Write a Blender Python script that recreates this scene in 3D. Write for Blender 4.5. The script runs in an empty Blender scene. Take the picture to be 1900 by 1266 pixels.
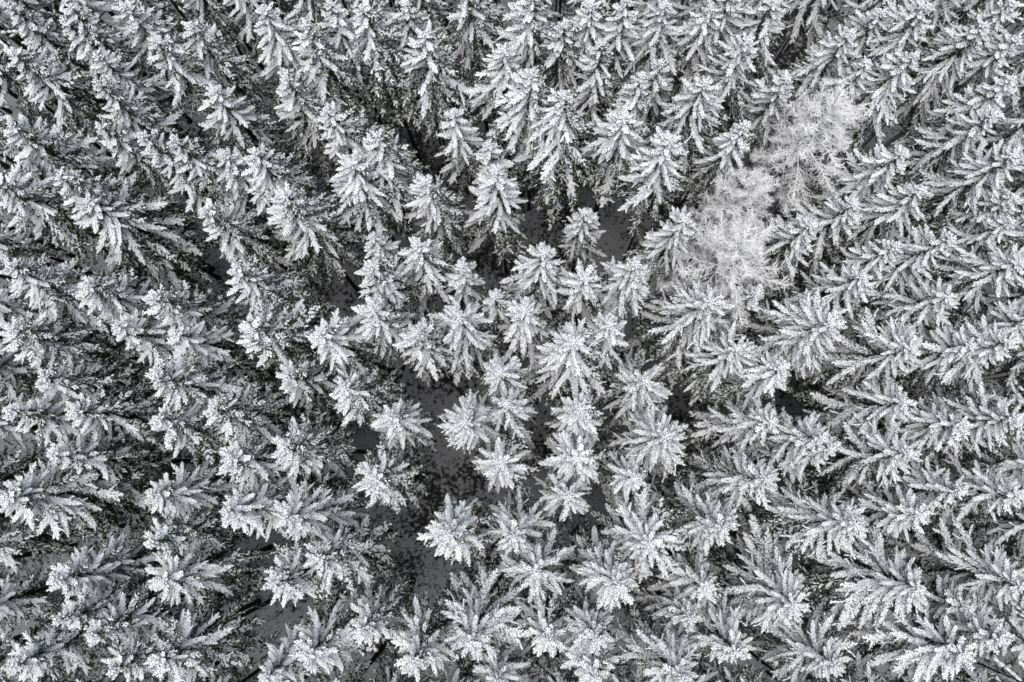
import bpy, math, random
import numpy as np
from mathutils import Matrix, Vector

# ------------------------------------------------------------------ camera, sky, sun, exposure
S = bpy.context.scene
CAM_H, F_PX = 76.0, 1478.0                    # metres above the forest floor, focal length in photo pixels
cam_d = bpy.data.cameras.new('camera')
cam_d.sensor_width = 36.0
cam_d.lens = 36.0 * F_PX / 1900.0
cam_d.clip_start, cam_d.clip_end = 0.5, 3000.0
cam = bpy.data.objects.new('camera', cam_d)
S.collection.objects.link(cam)
ROT = Matrix.Rotation(math.radians(8.73), 3, 'X') @ Matrix.Rotation(math.radians(0.7), 3, 'Y')
cam.matrix_world = Matrix.Translation((0, 0, CAM_H)) @ ROT.to_4x4()
S.camera = cam

SUN_ELEV, SUN_AZ = math.radians(76), math.radians(215)     # soft light through an overcast sky
w = bpy.data.worlds.new('World'); S.world = w; w.use_nodes = True
nt = w.node_tree; nt.nodes.clear()
sky = nt.nodes.new('ShaderNodeTexSky'); sky.sky_type = 'NISHITA'; sky.sun_disc = False
sky.sun_elevation = SUN_ELEV; sky.sun_rotation = SUN_AZ
sky.air_density = 1.0; sky.dust_density = 4.0
hs = nt.nodes.new('ShaderNodeHueSaturation'); hs.inputs['Saturation'].default_value = 0.8
bg = nt.nodes.new('ShaderNodeBackground'); bg.inputs['Strength'].default_value = 0.06
wo = nt.nodes.new('ShaderNodeOutputWorld')
nt.links.new(sky.outputs[0], hs.inputs['Color']); nt.links.new(hs.outputs[0], bg.inputs[0]); nt.links.new(bg.outputs[0], wo.inputs[0])
sun_d = bpy.data.lights.new('sun', 'SUN'); sun_d.energy = 1.5; sun_d.angle = math.radians(75); sun_d.color = (0.955, 0.97, 1.0)
sun = bpy.data.objects.new('sun', sun_d); S.collection.objects.link(sun)
sd = Vector((math.sin(SUN_AZ) * math.cos(SUN_ELEV), math.cos(SUN_AZ) * math.cos(SUN_ELEV), math.sin(SUN_ELEV)))
sun.rotation_euler = sd.to_track_quat('Z', 'Y').to_euler(); sun.location = (0, 0, 120)
S.view_settings.view_transform = 'Standard'; S.view_settings.look = 'None'
S.view_settings.gamma = 1.0; S.view_settings.use_curve_mapping = False
S.view_settings.exposure = 1.2
S.render.engine = 'CYCLES'
S.cycles.max_bounces = 2; S.cycles.diffuse_bounces = 1; S.cycles.glossy_bounces = 1
S.cycles.use_denoising = True

rng = random.Random(71)
nrg = np.random.default_rng(71)
COL = bpy.data.collections.new('forest')       # linked to the scene once at the end: much faster

# ------------------------------------------------------------------ materials
def mat(name, build):
    m = bpy.data.materials.new(name); m.use_nodes = True
    n = m.node_tree.nodes; l = m.node_tree.links
    b = n['Principled BSDF']; b.inputs['Specular IOR Level'].default_value = 0.15; b.inputs['Roughness'].default_value = 0.9
    build(n, l, b)
    return m
def noise(n, l, scale, detail=3.0, rough=0.6, coord='Object'):
    tc = n.new('ShaderNodeTexCoord'); t = n.new('ShaderNodeTexNoise')
    t.inputs['Scale'].default_value = scale; t.inputs['Detail'].default_value = detail; t.inputs['Roughness'].default_value = rough
    l.new(tc.outputs[coord], t.inputs['Vector'])
    return t
def ramp(n, l, src, stops):
    r = n.new('ShaderNodeValToRGB'); l.new(src, r.inputs[0])
    e = r.color_ramp.elements
    while len(e) < len(stops): e.new(0.5)
    for k, (p, c) in enumerate(stops):
        e[k].position = p; e[k].color = (*c, 1) if len(c) == 3 else c
    return r
def snow_b(n, l, b):
    t = noise(n, l, 11.0, 2.0)
    r = ramp(n, l, t.outputs[0], [(0.24, (0.10, 0.11, 0.08)), (0.36, (0.78, 0.79, 0.80)), (0.6, (0.89, 0.89, 0.89))])
    l.new(r.outputs[0], b.inputs['Base Color'])
    bp = n.new('ShaderNodeBump'); bp.inputs['Strength'].default_value = 0.25; bp.inputs['Distance'].default_value = 0.03
    l.new(t.outputs[0], bp.inputs['Height']); l.new(bp.outputs[0], b.inputs['Normal'])
def needle_b(n, l, b):
    t = noise(n, l, 9.0, 3.0)
    r = ramp(n, l, t.outputs[0], [(0.42, (0.020, 0.032, 0.010)), (0.62, (0.040, 0.060, 0.018)), (0.82, (0.12, 0.13, 0.10))])
    l.new(r.outputs[0], b.inputs['Base Color'])
def frost_b(n, l, b):
    t = noise(n, l, 6.0, 2.0)
    r = ramp(n, l, t.outputs[0], [(0.30, (0.68, 0.67, 0.65)), (0.60, (0.84, 0.83, 0.81))])
    l.new(r.outputs[0], b.inputs['Base Color'])
def bark_b(n, l, b):
    t = noise(n, l, 3.0, 4.0)
    mp = n.new('ShaderNodeMapping'); mp.inputs['Scale'].default_value = (3, 3, 0.6)
    tc = [x for x in n if x.type == 'TEX_COORD'][0]
    l.new(tc.outputs['Object'], mp.inputs[0]); l.new(mp.outputs[0], t.inputs['Vector'])
    r = ramp(n, l, t.outputs[0], [(0.40, (0.014, 0.012, 0.010)), (0.60, (0.035, 0.031, 0.027)), (0.74, (0.16, 0.16, 0.16))])
    ge = n.new('ShaderNodeNewGeometry'); dp = n.new('ShaderNodeVectorMath'); dp.operation = 'DOT_PRODUCT'; dp.inputs[1].default_value = (-0.94, -0.34, 0)
    l.new(ge.outputs['Normal'], dp.inputs[0])
    t2 = noise(n, l, 5.0, 3.0); sm = n.new('ShaderNodeMath'); sm.operation = 'MULTIPLY_ADD'; sm.inputs[1].default_value = 0.55
    l.new(dp.outputs['Value'], sm.inputs[0]); l.new(t2.outputs[0], sm.inputs[2])
    r2 = ramp(n, l, sm.outputs[0], [(0.84, (0, 0, 0)), (0.92, (1, 1, 1))])
    mx = n.new('ShaderNodeMixRGB'); mx.inputs[2].default_value = (0.72, 0.73, 0.74, 1)
    l.new(r2.outputs[0], mx.inputs[0]); l.new(r.outputs[0], mx.inputs[1]); l.new(mx.outputs[0], b.inputs['Base Color'])
def ground_b(n, l, b):
    big = noise(n, l, 0.16, 4.0, 0.62); fine = noise(n, l, 2.6, 4.0, 0.78)
    add = n.new('ShaderNodeMath'); add.operation = 'MULTIPLY_ADD'
    add.inputs[1].default_value = 1.0; l.new(big.outputs[0], add.inputs[0]); l.new(fine.outputs[0], add.inputs[2])
    r = ramp(n, l, add.outputs[0], [(0.84, (0.022, 0.021, 0.019)), (0.95, (0.06, 0.06, 0.06)), (0.99, (0.33, 0.335, 0.34)), (1.0, (0.33, 0.335, 0.34))])
    l.new(r.outputs[0], b.inputs['Base Color'])
    bp = n.new('ShaderNodeBump'); bp.inputs['Strength'].default_value = 0.6; bp.inputs['Distance'].default_value = 0.06
    l.new(fine.outputs[0], bp.inputs['Height']); l.new(bp.outputs[0], b.inputs['Normal'])
def wood_b(n, l, b):
    t = noise(n, l, 8.0, 3.0)
    r = ramp(n, l, t.outputs[0], [(0.4, (0.05, 0.035, 0.022)), (0.65, (0.16, 0.12, 0.08))])
    l.new(r.outputs[0], b.inputs['Base Color'])
SNOW, NEEDLE, FROST, BARK = mat('snow', snow_b), mat('spruce_needles', needle_b), mat('hoar_frost', frost_b), mat('bark', bark_b)
GROUND, WOOD = mat('forest_floor', ground_b), mat('cut_wood', wood_b)

# ------------------------------------------------------------------ mesh collector
PHI = (1 + 5 ** 0.5) / 2
ICO_V = np.array([(-1, PHI, 0), (1, PHI, 0), (-1, -PHI, 0), (1, -PHI, 0), (0, -1, PHI), (0, 1, PHI), (0, -1, -PHI), (0, 1, -PHI),
                  (PHI, 0, -1), (PHI, 0, 1), (-PHI, 0, -1), (-PHI, 0, 1)]) / math.hypot(1, PHI)
ICO_F = np.array([(0, 11, 5), (0, 5, 1), (0, 1, 7), (0, 7, 10), (0, 10, 11), (1, 5, 9), (5, 11, 4), (11, 10, 2), (10, 7, 6), (7, 1, 8),
                  (3, 9, 4), (3, 4, 2), (3, 2, 6), (3, 6, 8), (3, 8, 9), (4, 9, 5), (2, 4, 11), (6, 2, 10), (8, 6, 7), (9, 8, 1)])
class MB:
    def __init__(s): s.v, s.f, s.m, s.n = [], [], [], 0
    def add(s, v, f, mi):
        s.v.append(np.asarray(v, float)); f = np.asarray(f, int)
        s.f.append(f + s.n); s.m.append(np.full(len(f), mi)); s.n += len(v)
    def blob(s, c, r, mi, axis=None, stretch=1.0):               # an uneven lump
        v = ICO_V * (1 + nrg.uniform(-0.35, 0.35, (12, 1)))
        v = v * r
        if axis is not None:
            a = np.asarray(axis, float); a = a / (np.linalg.norm(a) + 1e-9)
            v = v + np.outer(v @ a, a) * (stretch - 1)
        s.add(v + c, ICO_F, mi)
    def tube(s, pts, rad, mi, k=3):
        pts = np.asarray(pts, float); n = len(pts)
        rad = np.broadcast_to(rad, (n,))
        d = np.gradient(pts, axis=0); d /= np.linalg.norm(d, axis=1, keepdims=True) + 1e-9
        ref = np.where(np.abs(d[:, 2:3]) > 0.9, np.array([[1., 0, 0]]), np.array([[0, 0, 1.]]))
        u = np.cross(d, ref); u /= np.linalg.norm(u, axis=1, keepdims=True) + 1e-9
        q = np.cross(d, u)
        a = np.arange(k) * 2 * math.pi / k
        v = pts[:, None] + rad[:, None, None] * (np.cos(a)[None, :, None] * u[:, None] + np.sin(a)[None, :, None] * q[:, None])
        v = v.reshape(-1, 3); f = []
        for i in range(n - 1):
            for j in range(k):
                p, r2 = i * k + j, i * k + (j + 1) % k
                f += [(p, r2, r2 + k), (p, r2 + k, p + k)]
        for j in range(1, k - 1):
            f.append(((n - 1) * k, (n - 1) * k + j, (n - 1) * k + j + 1))
        s.add(v, f, mi)
    def spikes(s, base, tip, wid, mi):                            # many thin triangles at once
        base, tip = np.asarray(base, float), np.asarray(tip, float)
        d = tip - base
        side = np.cross(d, nrg.normal(size=d.shape)); side /= np.linalg.norm(side, axis=1, keepdims=True) + 1e-9
        v = np.stack([base + side * wid, base - side * wid, tip], 1).reshape(-1, 3)
        s.add(v, np.arange(len(v)).reshape(-1, 3), mi)
    def mesh(s, name, mats, smooth=True):
        me = bpy.data.meshes.new(name)
        v = np.concatenate(s.v); f = np.concatenate(s.f); m = np.concatenate(s.m)
        me.vertices.add(len(v)); me.vertices.foreach_set('co', v.ravel())
        me.loops.add(f.size); me.loops.foreach_set('vertex_index', f.ravel())
        me.polygons.add(len(f)); me.polygons.foreach_set('loop_start', np.arange(0, f.size, 3))
        me.polygons.foreach_set('material_index', m.astype(np.int32))
        me.polygons.foreach_set('use_smooth', np.full(len(f), smooth))
        for x in mats: me.materials.append(x)
        me.update(calc_edges=True); me.validate()
        return me
def link(name, me, parent=None, loc=(0, 0, 0), rot=(0, 0, 0), scale=1.0):
    o = bpy.data.objects.new(name, me); COL.objects.link(o)
    o.location = loc; o.rotation_euler = rot
    o.scale = (scale,) * 3 if isinstance(scale, (int, float)) else scale
    if parent: o.parent = parent
    return o
def tag(o, label, cat, group=None):
    o['label'] = label; o['category'] = cat
    if group: o['group'] = group

# ------------------------------------------------------------------ boughs (x outward, z up, root at the trunk)
def bough_mesh(name, L, wide, ntw, snow, lump, droop, upturn, bare=0.0, fork=0):
    """one plume-like spruce bough: stem, herringbone twigs with needles, lumps of snow on top"""
    b = MB()
    s = np.linspace(0, 1, 9); wig = nrg.normal(0, 0.03, 2)
    def P(t):
        t = np.asarray(t, float)
        return np.stack([L * t * (1 - 0.06 * t), L * (wig[0] * np.sin(3 * t) + wig[1] * np.sin(5 * t)), L * (-droop * t ** 1.6 + upturn * t ** 4)], -1)
    b.tube(P(s), np.linspace(0.035, 0.008, 9) * (0.6 + 0.25 * L), 2, 4)
    for i in range(ntw):
        t = 0.08 + bare + (0.92 - bare) * (i + nrg.uniform(0, 0.9)) / ntw
        o = P(t); fwd = P(min(1, t + .03)) - P(t - .03); fwd /= np.linalg.norm(fwd)
        side = 1 if i % 2 else -1
        if t > 0.93: ang = nrg.uniform(-.35, .35)
        else: ang = side * nrg.uniform(0.6, 1.0)
        ln = wide * (0.45 + 0.75 * min(1, t * 2.2)) * (1 - t) ** 0.35 * nrg.uniform(0.65, 1.2) + 0.07
        ca, sa = math.cos(ang), math.sin(ang)
        d = np.array([fwd[0] * ca - fwd[1] * sa, fwd[0] * sa + fwd[1] * ca, fwd[2] * 0.6 + nrg.uniform(-0.35, 0.10)])
        d /= np.linalg.norm(d)
        tip = o + d * ln
        # needles: dark combs round the twig, hanging a little
        nn = 16 if snow > .6 else 22
        q = nrg.uniform(0.05, 1.0, (nn, 1))
        bs = o + (tip - o) * q
        b.spikes(bs, bs + d * 0.05 + nrg.normal(0, 0.055, (nn, 3)) + np.array([0, 0, -0.045]), 0.016, 1)
        if nrg.uniform() < snow:
            k = max(2, int(round(ln / (lump * 1.35))))
            for j in range(k):
                qq = (j + 0.7) / k
                rr = lump * nrg.uniform(0.6, 1.1) * (0.75 if j < k - 1 else 0.95)
                c = o + (tip - o) * qq + np.array([0, 0, rr * 0.45]) + nrg.normal(0, lump * 0.2, 3)
                b.blob(c, rr, 0, d, 1.35)
                m = 4
                sp = nrg.normal(0, 1, (m, 3)); sp[:, 2] = np.abs(sp[:, 2]) * 0.6; sp /= np.linalg.norm(sp, axis=1, keepdims=True)
                b.spikes(c + sp * rr * 0.6, c + sp * (rr + 0.045) + d * 0.03, 0.014, 0)
        else:
            m = 2
            q = nrg.uniform(0.2, 1.0, (m, 1)); bs = o + (tip - o) * q
            b.spikes(bs, bs + d * 0.06 + nrg.normal(0, 0.04, (m, 3)) + np.array([0, 0, 0.03]), 0.016, 0)
    for i in range(fork):                                             # side shoots, small plumes of their own
        t = nrg.uniform(.30, .80); o = P(t); a = nrg.uniform(.45, .85) * (1 if i % 2 else -1); ln = L * nrg.uniform(.16, .30)
        d = np.array([math.cos(a), math.sin(a), -.18 + nrg.normal(0, .08)]); dn = np.array([-d[1], d[0], 0])
        b.tube([o, o + d * ln], [.014, .006], 2, 3)
        k = int(ln / .045)
        for j in range(k):
            q = (j + .5) / k; c = o + d * ln * q
            e = c + d * .08 + dn * nrg.uniform(.3, 1) * wide * .75 * (1 - q) ** .4 * (1 if j % 2 else -1) + np.array([0, 0, nrg.uniform(-.05, .02)])
            m = 7; qq = nrg.uniform(0, 1, (m, 1)); bs = c + (e - c) * qq
            b.spikes(bs, bs + d * .04 + nrg.normal(0, .05, (m, 3)) + np.array([0, 0, -.04]), .016, 1)
            if nrg.uniform() < snow:
                for z in (.25, .85): b.blob(c + (e - c) * z + np.array([0, 0, .02]), lump * nrg.uniform(.55, 1.0), 0, e - c, 1.3)
    na = int(L / 0.10)
    for i in range(na):
        t = 0.06 + bare * .8 + (0.94 - bare * .8) * (i + 0.5) / na
        if nrg.uniform() < snow * 0.95:
            rr = lump * nrg.uniform(0.7, 1.15)
            b.blob(P(t) + np.array([0, nrg.normal(0, .02), rr * 0.5]), rr, 0, (1, 0, 0), 1.3)
    return b.mesh(name, [SNOW, NEEDLE, BARK])
CLS = {'S': 0.85, 'M': 1.55, 'L': 2.45}
BOUGH = {}
#                 half width, lump radius, share of twigs that carry snow
STYLES = {'plush': (0.140, 0.043, 0.93), 'feather': (0.105, 0.034, 0.93), 'green': (0.15, 0.042, 0.36), 'bare': (0.11, 0.031, 0.26)}  # bare: scant snow, so the lower crown is darkened by its colour
for st, (wd, lp, sn) in STYLES.items():
    BOUGH[st, 'S'] = [bough_mesh('bough', .85, wd * .85, 26, sn, lp, 0.02, 0.02) for _ in range(5)]
    BOUGH[st, 'M'] = [bough_mesh('bough', 1.55, wd * 1.0, 46, sn, lp, 0.12, 0.06, 0, 0) for _ in range(6)]
    BOUGH[st, 'L'] = [bough_mesh('bough', 2.45, wd * 1.1, 70, sn * .97, lp, nrg.uniform(.08, .26), 0.09, 0.06, 2) for _ in range(8)]

def dead_mesh():
    b = MB(); L = 1.7
    p = np.array([(L * t, 0.06 * math.sin(4 * t), -0.25 * t * t) for t in np.linspace(0, 1, 6)])
    b.tube(p, np.linspace(.022, .006, 6), 0, 3)
    for i in range(16):
        t = nrg.uniform(.2, 1); o = np.array([L * t, .06 * math.sin(4 * t), -.25 * t * t])
        e = o + np.array([nrg.uniform(.1, .4), nrg.choice([-1, 1]) * nrg.uniform(.1, .35), nrg.uniform(-.2, .03)])
        b.tube([o, (o + e) / 2 + nrg.normal(0, .03, 3), e], [.009, .007, .004], 1 if i % 3 else 0, 3)
    return b.mesh('dead_branch', [BARK, FROST])
DEAD = [dead_mesh() for _ in range(4)]

# leader: the spire with its stubby top whorls, and the dark inner foliage along the stem
def crown_mesh(Lc, style):
    b = MB()
    b.tube([(0, 0, 0.15), (0.01, 0, -1.0), (0, 0, -2.5)], [0.012, 0.03, 0.06], 2, 4)
    sn = 0.6 if style == 'green' else 1
    for k in range(7):
        b.blob((nrg.normal(0, .02), nrg.normal(0, .02), 0.12 - k * 0.11), 0.05 + .006 * k, 0, (0, 0, 1), 1.4)
    for k in range(16):
        a = k * 2.4; z = -0.1 - 0.045 * k; r = 0.16 + 0.022 * k
        d = np.array([math.cos(a), math.sin(a), 0.55]); o = np.array([0, 0, z])
        for j in range(4):
            q = (j + .6) / 4
            if nrg.uniform() < sn: b.blob(o + d * r * q + nrg.normal(0, .012, 3), 0.05 * nrg.uniform(.75, 1.15), 0, d, 1.3)
        m = 10; q = nrg.uniform(.1, 1, (m, 1)); bs = o + d * r * q
        b.spikes(bs, bs + nrg.normal(0, .05, (m, 3)), .015, 1)
    m = 1500                                                       # inner twigs, dark and bare of snow
    z = -nrg.uniform(0.4, Lc * .95, m); a = nrg.uniform(0, 2 * math.pi, m)
    r0 = nrg.uniform(0.03, 0.30, m) * np.minimum(1, -z / 2)
    bs = np.stack([r0 * np.cos(a), r0 * np.sin(a), z], 1)
    ln = nrg.uniform(.10, .30, m) * np.minimum(1, -z / 2.5 + .2)
    tp = bs + np.stack([ln * np.cos(a + nrg.normal(0, .4, m)), ln * np.sin(a + nrg.normal(0, .4, m)), nrg.normal(-.03, .06, m)], 1)
    b.spikes(bs, tp, 0.022, 1)
    return b.mesh('crown', [SNOW, NEEDLE, BARK])
CROWN = {st: [crown_mesh(12, st) for _ in range(4)] for st in ('plush', 'feather', 'green')}

def trunk_mesh():
    b = MB(); n = 15
    z = np.linspace(-0.4, 24, n); t = np.clip(z / 24, 0, 1)
    ph = nrg.uniform(0, 6, 2)
    p = np.stack([0.10 * np.sin(2.2 * t + ph[0]) * t * (1 - t) * 3, 0.10 * np.sin(2.2 * t + ph[1]) * t * (1 - t) * 3, z], 1)
    r = 0.20 * (1 - t) ** 0.8 + 0.015 + 0.10 * np.exp(-np.clip(z, 0, 9) / 0.35)
    b.tube(p, r, 0, 9)
    return b.mesh('trunk', [BARK])
TRUNK = [trunk_mesh() for _ in range(5)]

# ------------------------------------------------------------------ larch: fine hoar-frosted twigs, no needles
def larch_bough(L, nsec):
    b = MB()
    def P(t): return np.array([L * t, 0.05 * L * math.sin(3 * t), L * (-0.10 * t ** 1.5 + 0.10 * t ** 4)])
    b.tube([P(t) - (0, 0, .03) for t in np.linspace(0, .8, 7)], np.linspace(.045, .02, 7), 1, 4)      # dark bark under the frost
    b.tube([P(t) for t in np.linspace(0, 1, 9)], np.linspace(.040, .014, 9), 0, 4)
    for i in range(nsec):
        t = 0.22 + 0.78 * ((i + nrg.uniform(0, 1)) / nsec) ** .75
        o = P(t); sd_ = 1 if i % 2 else -1
        ln = (0.28 + 0.5 * (1 - t)) * nrg.uniform(.4, 1.3) * min(1, L / 1.8)
        a = nrg.uniform(.35, 1.3) * sd_
        d = np.array([math.cos(a), math.sin(a), nrg.uniform(-.5, .4)]); d /= np.linalg.norm(d)
        e = o + d * ln; mid = (o + e) / 2 + np.array([0, 0, .08 * ln])
        b.tube([o, mid, e], [.030, .024, .014], 0, 3)
        m = int(4 + 9 * ln); q = nrg.uniform(.2, 1, (m, 1)) ** .7; bs = o + (e - o) * q
        dr = d * nrg.uniform(.4, 1.2, (m, 1)) + nrg.normal(0, .6, (m, 3)) + np.array([0, 0, 0.1])
        dr /= np.linalg.norm(dr, axis=1, keepdims=True)
        b.spikes(bs, bs + dr * nrg.uniform(.16, .40, (m, 1)), .020, 0)
    return b.mesh('bough', [FROST, BARK])
LARCH = [larch_bough(1.1, 15) for _ in range(4)], [larch_bough(2.2, 28) for _ in range(5)], [larch_bough(3.2, 38) for _ in range(5)]
def larch_crown():
    b = MB(); b.tube([(0, 0, .3), (.05, 0, -1.2), (0, 0, -3)], [.01, .03, .06], 0, 4)
    m = 260; z = .25 - nrg.uniform(0, 1, m) ** 1.2 * 2.6; bs = np.stack([np.zeros(m), np.zeros(m), z], 1)
    b.spikes(bs, bs + np.stack([nrg.normal(0, .17, m), nrg.normal(0, .17, m), nrg.uniform(-.05, .2, m)], 1), .011, 0)
    return b.mesh('crown', [FROST])

# ------------------------------------------------------------------ ground
def gz(x, y):
    return 0.35 * math.sin(x * .11 + 1) * math.cos(y * .09) + 0.22 * math.sin(x * .31) * math.sin(y * .27 + 2)
def ground():
    g = np.concatenate([[-420, -300, -200, -130, -90], np.linspace(-70, 70, 141), [90, 130, 200, 300, 420]])
    n = len(g); X, Y = np.meshgrid(g, g)
    Z = 0.35 * np.sin(X * .11 + 1) * np.cos(Y * .09) + 0.22 * np.sin(X * .31) * np.sin(Y * .27 + 2)
    v = np.stack([X, Y, Z], -1).reshape(-1, 3)
    i = (np.arange(n - 1)[:, None] * n + np.arange(n - 1)[None]).ravel()
    f = np.concatenate([np.stack([i, i + 1, i + n + 1], 1), np.stack([i, i + n + 1, i + n], 1)])
    b = MB(); b.add(v, f, 0)
    o = link('ground', b.mesh('ground', [GROUND])); o['kind'] = 'structure'
ground()

def at(u, v, z):                               # photo pixel -> point at height z
    d = ROT @ Vector(((u - 950) / F_PX, -(v - 633) / F_PX, -1))
    t = (z - CAM_H) / d.z
    return d.x * t, d.y * t

# ------------------------------------------------------------------ trees
GA = 2.399963
def spruce(u, v, h, R, style, Lc=None, dens=1.0):
    x, y = at(u, v, h); z0 = gz(x, y)
    name = 'spruce_tree' if h > 9 else 'spruce_sapling'
    lean = (rng.gauss(0, .018), rng.gauss(0, .018)); H = h - z0
    x -= H * lean[1]; y += H * lean[0]
    t = link(name, None, None, (x, y, z0), (lean[0], lean[1], 0))
    Lc = Lc or H * rng.uniform(.35, .48)
    yaw = rng.uniform(0, 6.28)
    tr = link('trunk', rng.choice(TRUNK), t, (0, 0, 0), (0, 0, yaw), (0.35 + .65 * H / 24, 0.35 + .65 * H / 24, (H - .1) / 24.0))
    cr = link('crown', rng.choice(CROWN[style]), t, (0, 0, H), (0, 0, yaw), 1.0 if h > 9 else .6)
    cs = cr.scale[0]
    if style == 'feather': R *= 1.12; dens *= .84
    full = rng.uniform(.80, 1.18)
    nb = int((42 + 4.8 * Lc) * dens * (0.7 + .12 * R) * full)
    a0 = rng.uniform(0, 6.28); tau = Lc * (rng.uniform(.28, .40) + .14 * min(1, math.hypot(x, y) / 25))
    asym = rng.uniform(0, 6.28); lop = rng.uniform(.05, .24)
    for k in range(nb):
        q = (k + .5) / nb
        d = Lc * (0.028 + 0.972 * q ** 1.15)
        r = R * ((1 - math.exp(-(d + .25) / tau)) / (1 - math.exp(-Lc / tau)))
        r *= rng.choice([rng.uniform(.82, 1.12), rng.uniform(.55, 1.25)])
        rel = d / Lc
        pitch = math.radians(np.interp(rel, [0, .10, .30, .65, 1], [34, 10, -10, -27, -38]) + rng.gauss(0, 7))
        az = a0 + k * GA + rng.gauss(0, .3)
        r *= 1 + lop * math.cos(az - asym)
        L = max(.28, r / math.cos(pitch))
        cl = 'S' if L < 1.15 else 'M' if L < 1.95 else 'L'
        st = style
        lee = math.cos(az - .35)                                     # the side away from the wind holds less snow
        if style == 'plush' and lee > .35 and rng.random() < .42 * lee and rel > .1: st = 'green'
        if style == 'green' and rng.random() < (.62 - .5 * lee): st = 'plush'
        if style == 'green' and rel < .06: st = 'plush'
        if rel > .38 and rng.random() < (rel - .34) * (1.45 if style != 'feather' else 1.05) * (1 + .25 * min(1, math.hypot(x, y) / 32)): st = 'bare'  # less snow low down and further out, standing in for deep shade
        link('bough', rng.choice(BOUGH[st, cl]), cr, (0, 0, -d / cs), (0, -pitch, az - yaw), (L / CLS[cl] / cs, L / CLS[cl] / cs * rng.uniform(.8, 1.25), L / CLS[cl] / cs))
    if h > 12:
        for k in range(5):
            zz = (H - Lc) * rng.uniform(.45, 1.0)
            link('dead_branch', rng.choice(DEAD), tr, (0, 0, zz * 24 / (H - .1)), (0, 0, rng.uniform(0, 6.28)), rng.uniform(.6, 1.2))
    return t, dict(u=u, v=v, R=R, h=h, style=style, x=x, y=y, full=full)

LCROWN = larch_crown()
def larch(u, v, h, R):
    x, y = at(u, v, h); z0 = gz(x, y); H = h - z0; Lc = H * .5
    t = link('larch_tree', None, None, (x, y, z0))
    link('trunk', TRUNK[0], t, (0, 0, 0), (0, 0, 1), (.9, .9, (H - .1) / 24.0))
    cr = link('crown', LCROWN, t, (0, 0, H))
    for k in range(60):
        q = (k + .5) / 60; d = Lc * (.02 + .98 * q ** 1.25)
        r = R * min(1, (d / (Lc * .55)) ** .8 + .10) * rng.uniform(.55, 1.2)
        pitch = math.radians(np.interp(d / Lc, [0, .2, .6, 1], [45, 22, 4, -8]) + rng.gauss(0, 7))
        L = r / math.cos(pitch); c = 0 if L < 1.5 else 1 if L < 2.6 else 2
        link('bough', rng.choice(LARCH[c]), cr, (0, 0, -d), (0, -pitch, k * GA + rng.gauss(0, .2)), L / (1.1, 2.2, 3.2)[c])
    return t, dict(u=u, v=v, R=R, h=h, x=x, y=y)

# (photo x, photo y of the tip, crown radius in photo pixels, height change in metres)
TIPS = '''
10 7 60|127 10 55|115 33 50|226 10 65|285 73 55|352 43 65|20 96 75|176 99 55|176 149 60|395 166 65|17 232 70|182 232 60|259 249 55
319 256 55|411 285 60|470 282 60|106 325 58|160 372 85|-12 340 75|375 390 60|487 12 65|566 43 62|610 3 55|670 12 72|752 5 60|788 60 72
893 52 30 -9|865 -30 65|935 90 62|530 140 60|604 203 58|697 250 66|650 300 72|526 362 68|788 335 66|840 206 50|905 266 46 -2|921 312 66
986 133 66|1046 43 58|1046 173 74|1115 77 58|1100 4 62|1165 -5 50|1235 5 66|1320 12 62|1228 113 45 -2|1192 137 52|1308 152 64|1159 216 72
1245 255 60|1390 72 66|1385 228 56|1365 -25 60|1086 392 42 -3|1270 405 62|990 -15 60|1440 0 60|1462 143 56|1582 58 64|1640 20 58|1722 8 62
1612 113 54|1702 100 58|1830 45 64|1880 0 58|1893 70 52|1882 145 62|1847 212 66|1885 285 66|1682 280 66|1714 350 56|1587 378 62|1885 365 60
1510 415 56|1668 455 56|1770 440 60|1880 410 55|1897 485 66|1605 512 76|1765 548 62|1545 600 66|1408 540 50|1915 590 60|1697 645 78|1807 640 58
1880 632 66|1455 680 54|1682 745 66|1792 785 60|1890 775 62|1435 780 72|1530 812 62|1545 832 54|1427 890 58|1690 840 62|1788 912 58|1895 920 66
1592 975 72|1712 955 58|1710 1095 80|1478 1125 84|1803 1130 54 -2|1900 1090 72|1795 1215 86|1862 1190 58|1555 1238 70
930 858 72|1072 850 70|1058 920 60|1238 808 72|1180 887 56|1208 1010 96|1345 985 68|955 1000 62|995 1065 66|1150 1090 72|1315 1092 66|1285 1150 50 -2
1018 1192 72|1113 1190 62|1370 1213 72|1106 1262 60|1268 1265 58|922 1268 56|525 830 72|692 888 78|829 995 64|527 965 68|590 1037 78|505 1085 66
668 1172 62|568 1220 72|763 1232 66|870 1195 78|490 1262 60|8 923 90|92 844 52|278 918 66|425 852 62|416 950 62|278 1010 60|300 1082 84|98 1080 68
103 1153 60|164 1180 66|206 1245 58|293 1228 78|22 1238 62|13 493 76|156 529 68|282 549 62|212 606 60|322 616 66|18 612 72|76 699 72|136 765 74
285 702 64|391 758 66|290 778 56|14 762 64|435 500 64|465 612 72|589 619 64|530 698 62|639 722 62|689 438 44 -4|689 490 62|772 453 66|856 492 54
689 572 66|772 619 66|851 586 66|719 772 66|862 783 66|928 689 58|940 750 56|917 548 46 -2|973 573 72|1009 466 60|1086 513 70|1182 490 60|1132 600 62
1066 632 74|1321 557 72|1371 646 66|1079 758 62|1199 706 78'''
TREES = []
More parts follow.
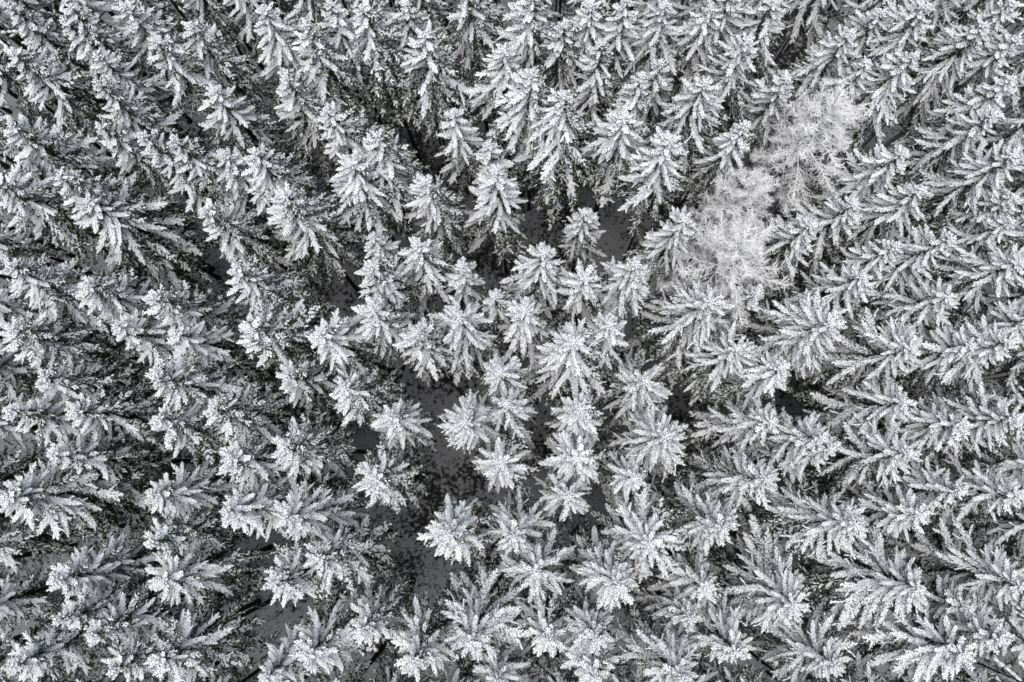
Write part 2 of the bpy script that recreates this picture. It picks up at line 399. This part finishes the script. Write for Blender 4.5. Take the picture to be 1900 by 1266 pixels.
for tok in TIPS.replace('\n', '|').split('|'):
    if not tok.strip(): continue
    p = [float(a) for a in tok.split()]
    u, v, rp = p[0], p[1], p[2]
    dh = p[3] if len(p) > 3 else rng.uniform(-2.0, 1.8)
    h = 26.0 + dh
    if u > 1180: style = 'feather' if rng.random() < .8 else 'plush'
    elif u > 820 and v > 380: style = 'plush' if rng.random() < .7 else 'feather'
    else: style = 'plush' if rng.random() < (.52 if u > 420 else .36) else 'green'  # green needles do show leftward; far-left share raised to darken that edge like shade
    if h < 20: style = 'plush'
    far = min(1, max(0, (math.hypot(u - 960, v - 860) - 250) / 400))
    if min(math.hypot(u - a, v - b) for a, b in ((1555, 195), (1412, 335), (1382, 448))) < 110: rp *= .86; h -= 1.2
    TREES.append(spruce(u, v, h, rp / 27.0 * (1.07 + .30 * far) * rng.uniform(.92, 1.1), style, Lc=None if h > 16 else h * .75))
LARCHES = [larch(1555, 195, 27.4, 3.9), larch(1412, 335, 25.8, 3.0), larch(1382, 448, 27.8, 4.2)]
# trees just outside the frame, whose boughs reach into it
for k, (u, v) in enumerate([(x, -95 + rng.uniform(-15, 15)) for x in range(-60, 2000, 118)] + [(x, 1362 + rng.uniform(-15, 15)) for x in range(-60, 2000, 125)] +
                           [(-105 + rng.uniform(-20, 20), y) for y in range(60, 1300, 120)] + [(2005 + rng.uniform(-20, 20), y) for y in range(40, 1300, 118)]):
    TREES.append(spruce(u + rng.uniform(-15, 15), v, 25.6 + rng.uniform(-1, 1), 2.6, 'feather' if u > 1180 else rng.choice(['plush', 'green', 'plush']), dens=.8))

def undergrowth():
    b = MB(); n = 40000
    x = nrg.uniform(-48, 48, n); y = nrg.uniform(-28, 46, n)
    keep = np.sin(x * .5 + 2 * np.sin(y * .3)) + np.sin(y * .6 + 1.5 * np.sin(x * .37)) + nrg.normal(0, 1.6, n) > -.1
    x, y = x[keep], y[keep]; n = len(x)
    z = 0.35 * np.sin(x * .11 + 1) * np.cos(y * .09) + 0.22 * np.sin(x * .31) * np.sin(y * .27 + 2)
    base = np.stack([x, y, z], 1)
    for k in range(5):
        b.spikes(base + nrg.normal(0, .06, (n, 3)) * (1, 1, 0), base + np.stack([nrg.normal(0, .14, n), nrg.normal(0, .14, n), nrg.uniform(.08, .30, n)], 1), .020, 0 if k < 4 else 1)
    m = 1600; x = nrg.uniform(-40, 40, m); y = nrg.uniform(-22, 40, m)      # sticks that have come down
    for xx, yy in zip(x, y):
        a = nrg.uniform(0, 6.28); L = nrg.uniform(.35, 1.2); c, s_ = math.cos(a) * L, math.sin(a) * L
        z = gz(xx, yy) + .05
        b.tube([(xx, yy, z), (xx + c * .5, yy + s_ * .5, z + .06), (xx + c, yy + s_, z + .01)], [.030, .022, .010], 0, 3)
    o = link('undergrowth', b.mesh('undergrowth', [NEEDLE, FROST])); o['kind'] = 'stuff'
    tag(o, 'dark low brush poking through thin snow on the forest floor', 'undergrowth')
undergrowth()

def outer_forest():
    # the same wood going on all round, beyond what the frame shows: one mass, low in detail
    protos = []
    for _ in range(6):
        b = MB(); H = 25.5
        b.tube([(0, 0, -.4), (0, 0, 10), (0, 0, H)], [.28, .2, .02], 2, 5)
        for k in range(30):
            q = (k + .5) / 30; d = .3 + 13 * q; r = 3.2 * (1 - math.exp(-(d + .3) / 3.2)) * nrg.uniform(.75, 1.2)
            a = k * GA + nrg.normal(0, .25); p = math.radians(np.interp(q, [0, .1, .3, 1], [34, 8, -12, -36]))
            dv = np.array([math.cos(a) * math.cos(p), math.sin(a) * math.cos(p), math.sin(p)]); o = np.array([0, 0, H - d])
            for j in range(5 if q < .7 else 2):
                b.blob(o + dv * r * (.3 + .16 * j), .13, 0, dv, 2.2)
            m = 30; qq = nrg.uniform(.1, 1, (m, 1)); bs = o + dv * r * qq
            b.spikes(bs, bs + dv * .12 + nrg.normal(0, .15, (m, 3)) - (0, 0, .06), .055, 1)
        protos.append((np.concatenate(b.v), np.concatenate(b.f), np.concatenate(b.m)))
    out = MB(); P = np.array([(d['x'], d['y']) for _, d in TREES + LARCHES])
    for gx in np.arange(-64, 64.1, 3.8):
        for gy in np.arange(-38, 66.1, 3.8):
            x, y = gx + nrg.uniform(-1.2, 1.2), gy + nrg.uniform(-1.2, 1.2)
            if np.hypot(P[:, 0] - x, P[:, 1] - y).min() < 3.0: continue
            pc = ROT.transposed() @ Vector((x, y, 27 - CAM_H)); pu, pv = 950 - F_PX * pc.x / pc.z, 633 + F_PX * pc.y / pc.z
            if -95 < pu < 1995 and -95 < pv < 1361: continue
            v, f, m = protos[nrg.integers(6)]; c, s_ = math.cos(a := nrg.uniform(0, 6.28)), math.sin(a)
            k = nrg.uniform(.92, 1.06)
            w_ = np.stack([v[:, 0] * c - v[:, 1] * s_, v[:, 0] * s_ + v[:, 1] * c, v[:, 2]], 1) * k + (x, y, gz(x, y))
            out.v.append(w_); out.f.append(f + out.n); out.m.append(m); out.n += len(v)
    o = link('outer_forest', out.mesh('outer_forest', [SNOW, NEEDLE, BARK])); o['kind'] = 'stuff'
    tag(o, 'mass of further snowy spruces closing in all round the wood', 'forest')
outer_forest()

# ------------------------------------------------------------------ things on the forest floor
LAND = []                                      # (name used in labels, x, y)
def log(u0, v0, u1, v1, r, label, short):
    x0, y0 = at(u0, v0, .2); x1, y1 = at(u1, v1, .2); n = 9
    x0, y0, x1, y1 = [float(a) for a in (x0, y0, x1, y1)]
    L = math.hypot(x1 - x0, y1 - y0); ang = math.atan2(y1 - y0, x1 - x0)
    t = link('fallen_log', None, None, (x0, y0, gz(x0, y0)), (0, 0, ang))
    dz = gz(x1, y1) - gz(x0, y0)
    P = np.array([(L * k / 8, .05 * math.sin(k), r * .85 + dz * k / 8) for k in range(n)])
    b = MB(); b.tube(P, np.linspace(r, r * .55, n) * nrg.uniform(.92, 1.08, n), 0, 8); link('log', b.mesh('log', [BARK]), t)
    b = MB()
    for k in range(int(L / .16)):
        q = nrg.uniform(0, 1); p = np.array([L * q, nrg.normal(0, r * .3), r * (1.75 - .8 * q) + dz * q])
        if math.sin(q * 17 + u0) > -.5: b.blob(p, nrg.uniform(.05, .09), 0, (1, 0, 0), 1.8)
    link('snow_cover', b.mesh('snow_cover', [SNOW]), t)
    for k in range(4):
        q = nrg.uniform(.2, .9); b = MB(); o = np.array([L * q, 0, r + dz * q]); sd2 = 1 if k % 2 else -1
        b.tube([o, o + (.2, .35 * sd2, .15), o + (.35, .7 * sd2, .1)], [.03, .02, .01], 0, 4); link('branch_stub', b.mesh('branch_stub', [BARK]), t)
    tag(t, label, 'fallen log'); LAND.append((short, (x0 + x1) / 2, (y0 + y1) / 2))
def stump(u, v, r, h, label, short):
    x, y = at(u, v, h); t = link('tree_stump', None, None, (x, y, gz(x, y)))
    b = MB(); b.tube([(0, 0, -.2), (0, 0, .06), (.02, 0, h * .6), (.02, .01, h)], [r * 1.9, r * 1.4, r * 1.05, r], 0, 11); link('stump', b.mesh('stump', [BARK]), t)
    b = MB(); b.tube([(.02, .01, h + .003), (.02, .01, h + .012)], [r * .93, r * .9], 0, 11); link('cut_face', b.mesh('cut_face', [WOOD]), t)
    b = MB()
    for k in range(9): b.blob((nrg.normal(.03, r * .35), nrg.normal(.03, r * .35), h + .03), r * .3, 0)
    link('snow_cap', b.mesh('snow_cap', [SNOW]), t)
    tag(t, label, 'stump'); LAND.append((short, x, y))
def shrub(u, v, h, label, short):
    x, y = at(u, v, h * .6); t = link('bare_shrub', None, None, (x, y, gz(x, y)))
    for k in range(9):
        b = MB(); a = k * GA; tip = np.array([math.cos(a) * h * .5, math.sin(a) * h * .5, h * nrg.uniform(.6, 1)])
        pts = [np.zeros(3), tip * (.35, .35, .55), tip]; b.tube(pts, [.03, .022, .01], 0, 3)
        m = 40; q = nrg.uniform(.25, 1, (m, 1)); bs = tip * q * (.8, .8, 1)
        b.spikes(bs, bs + nrg.normal(0, .16, (m, 3)) + (0, 0, .06), .016, 1 if k % 2 else 0)
        link('stem', b.mesh('stem', [BARK, FROST]), t)
    tag(t, label, 'shrub'); LAND.append((short, x, y))
log(750, 676, 716, 732, .17, 'dark fallen log lying in the gap between plush white spruces', 'the dark log in the gap')
log(812, 1112, 880, 1070, .13, 'thin snow-dusted fallen log on open speckled ground', 'the thin log on open ground')
log(1262, 880, 1300, 935, .16, 'fallen log in the dark gap behind a feathery spruce', 'the log in the dark gap')
stump(1505, 762, .30, .5, 'low black stump with a thin cap of snow, among feathery spruces', 'the low black stump')
stump(835, 690, .24, .4, 'small cut stump on the snowy clearing floor near the fallen log', 'the small cut stump')
shrub(596, 556, 1.6, 'leafless frosted shrub on the snowy ground patch', 'the frosted shrub')
shrub(745, 968, 1.4, 'low bare shrub with frosted stems beside a plush spruce', 'the low bare shrub')
shrub(1010, 715, 1.3, 'small frosted shrub under the spruces around the clearing', 'the small frosted shrub')
SAPL = [spruce(566, 508, 3.6, 1.0, 'plush', Lc=3.2, dens=.6), spruce(1330, 745, 3.0, .9, 'feather', Lc=2.7, dens=.6), spruce(720, 1050, 2.6, .8, 'green', Lc=2.3, dens=.6)]
for (t, d), lb in zip(SAPL, ['small snowy spruce sapling on the open snow patch by the frosted shrub', 'little feathery spruce sapling in a dark gap under tall spruces',
                             'low green spruce sapling on speckled open ground']):
    tag(t, lb, 'sapling', 'young spruces on the forest floor')

# ------------------------------------------------------------------ labels
LL = ['hoar-frosted bare larch, tall and pale, outermost of the three larches', 'smallest hoar-frosted larch, squeezed between two bigger larches',
      'broadest hoar-frosted bare larch, beside the snowy clearing']
for (t, d), lb in zip(LARCHES, LL): tag(t, lb, 'larch', 'hoar-frosted larches among the spruces')
LAND += [(n, d['x'], d['y']) for n, (t, d) in zip(['the outermost larch', 'the smallest larch', 'the broadest larch'], LARCHES)]
LOOK = {'plush': 'thickly snow-plumed', 'feather': 'feathery white', 'green': 'green-flecked snowy'}
def size(d): return 'broad' if d['R'] > 3.3 else 'narrow' if d['R'] < 2.65 else 'mid-sized'
done = set()
for i, (t, d) in enumerate(TREES):
    if d['h'] < 19: tag(t, 'short narrow snowy spruce, far lower than all its neighbours', 'spruce', 'spruces of the snowy forest'); done.add(i)
    d['in'] = -20 < d['u'] < 1920 and -20 < d['v'] < 1286
big = max((i for i in range(len(TREES)) if TREES[i][1]['in']), key=lambda i: TREES[i][1]['R'])
tag(TREES[big][0], 'broadest spruce of all, with long radiating snow-covered boughs', 'spruce', 'spruces of the snowy forest'); done.add(big)
for n, (t, d) in zip(['the open-ground sapling', 'the sapling in the gap', 'the low green sapling'], SAPL): LAND.append((n, d['x'], d['y']))
LAND += [('the short spruce', d['x'], d['y']) for t, d in TREES if d['h'] < 19]
LAND.append(('the broadest spruce', TREES[big][1]['x'], TREES[big][1]['y']))
ORD = ['closest to', 'second closest to', 'third closest to', 'fourth closest to', 'fifth closest to', 'sixth closest to']
for n, x, y in LAND:
    near = sorted(range(len(TREES)), key=lambda i: (TREES[i][1]['x'] - x) ** 2 + (TREES[i][1]['y'] - y) ** 2)
    near = [i for i in near if TREES[i][1]['in'] and i != big][:6]
    for o, i in zip(ORD, near):
        if i in done: continue
        t, d = TREES[i]; done.add(i)
        tag(t, f"{size(d)} {LOOK[d['style']]} spruce, {o} {n}", 'spruce', 'spruces of the snowy forest')
for i, (t, d) in enumerate(TREES):
    if i in done: continue
    fu = 'sparse' if d['full'] < .90 else 'dense' if d['full'] > 1.06 else 'even'
    tail = {'plush': 'with thick white boughs', 'feather': 'with slender white boughs', 'green': 'with dark needles showing'}[d['style']]
    tag(t, f"{size(d)} {LOOK[d['style']]} spruce, crown {fu}, {tail}, only among other spruces", 'spruce', 'spruces of the snowy forest')

S.collection.children.link(COL)
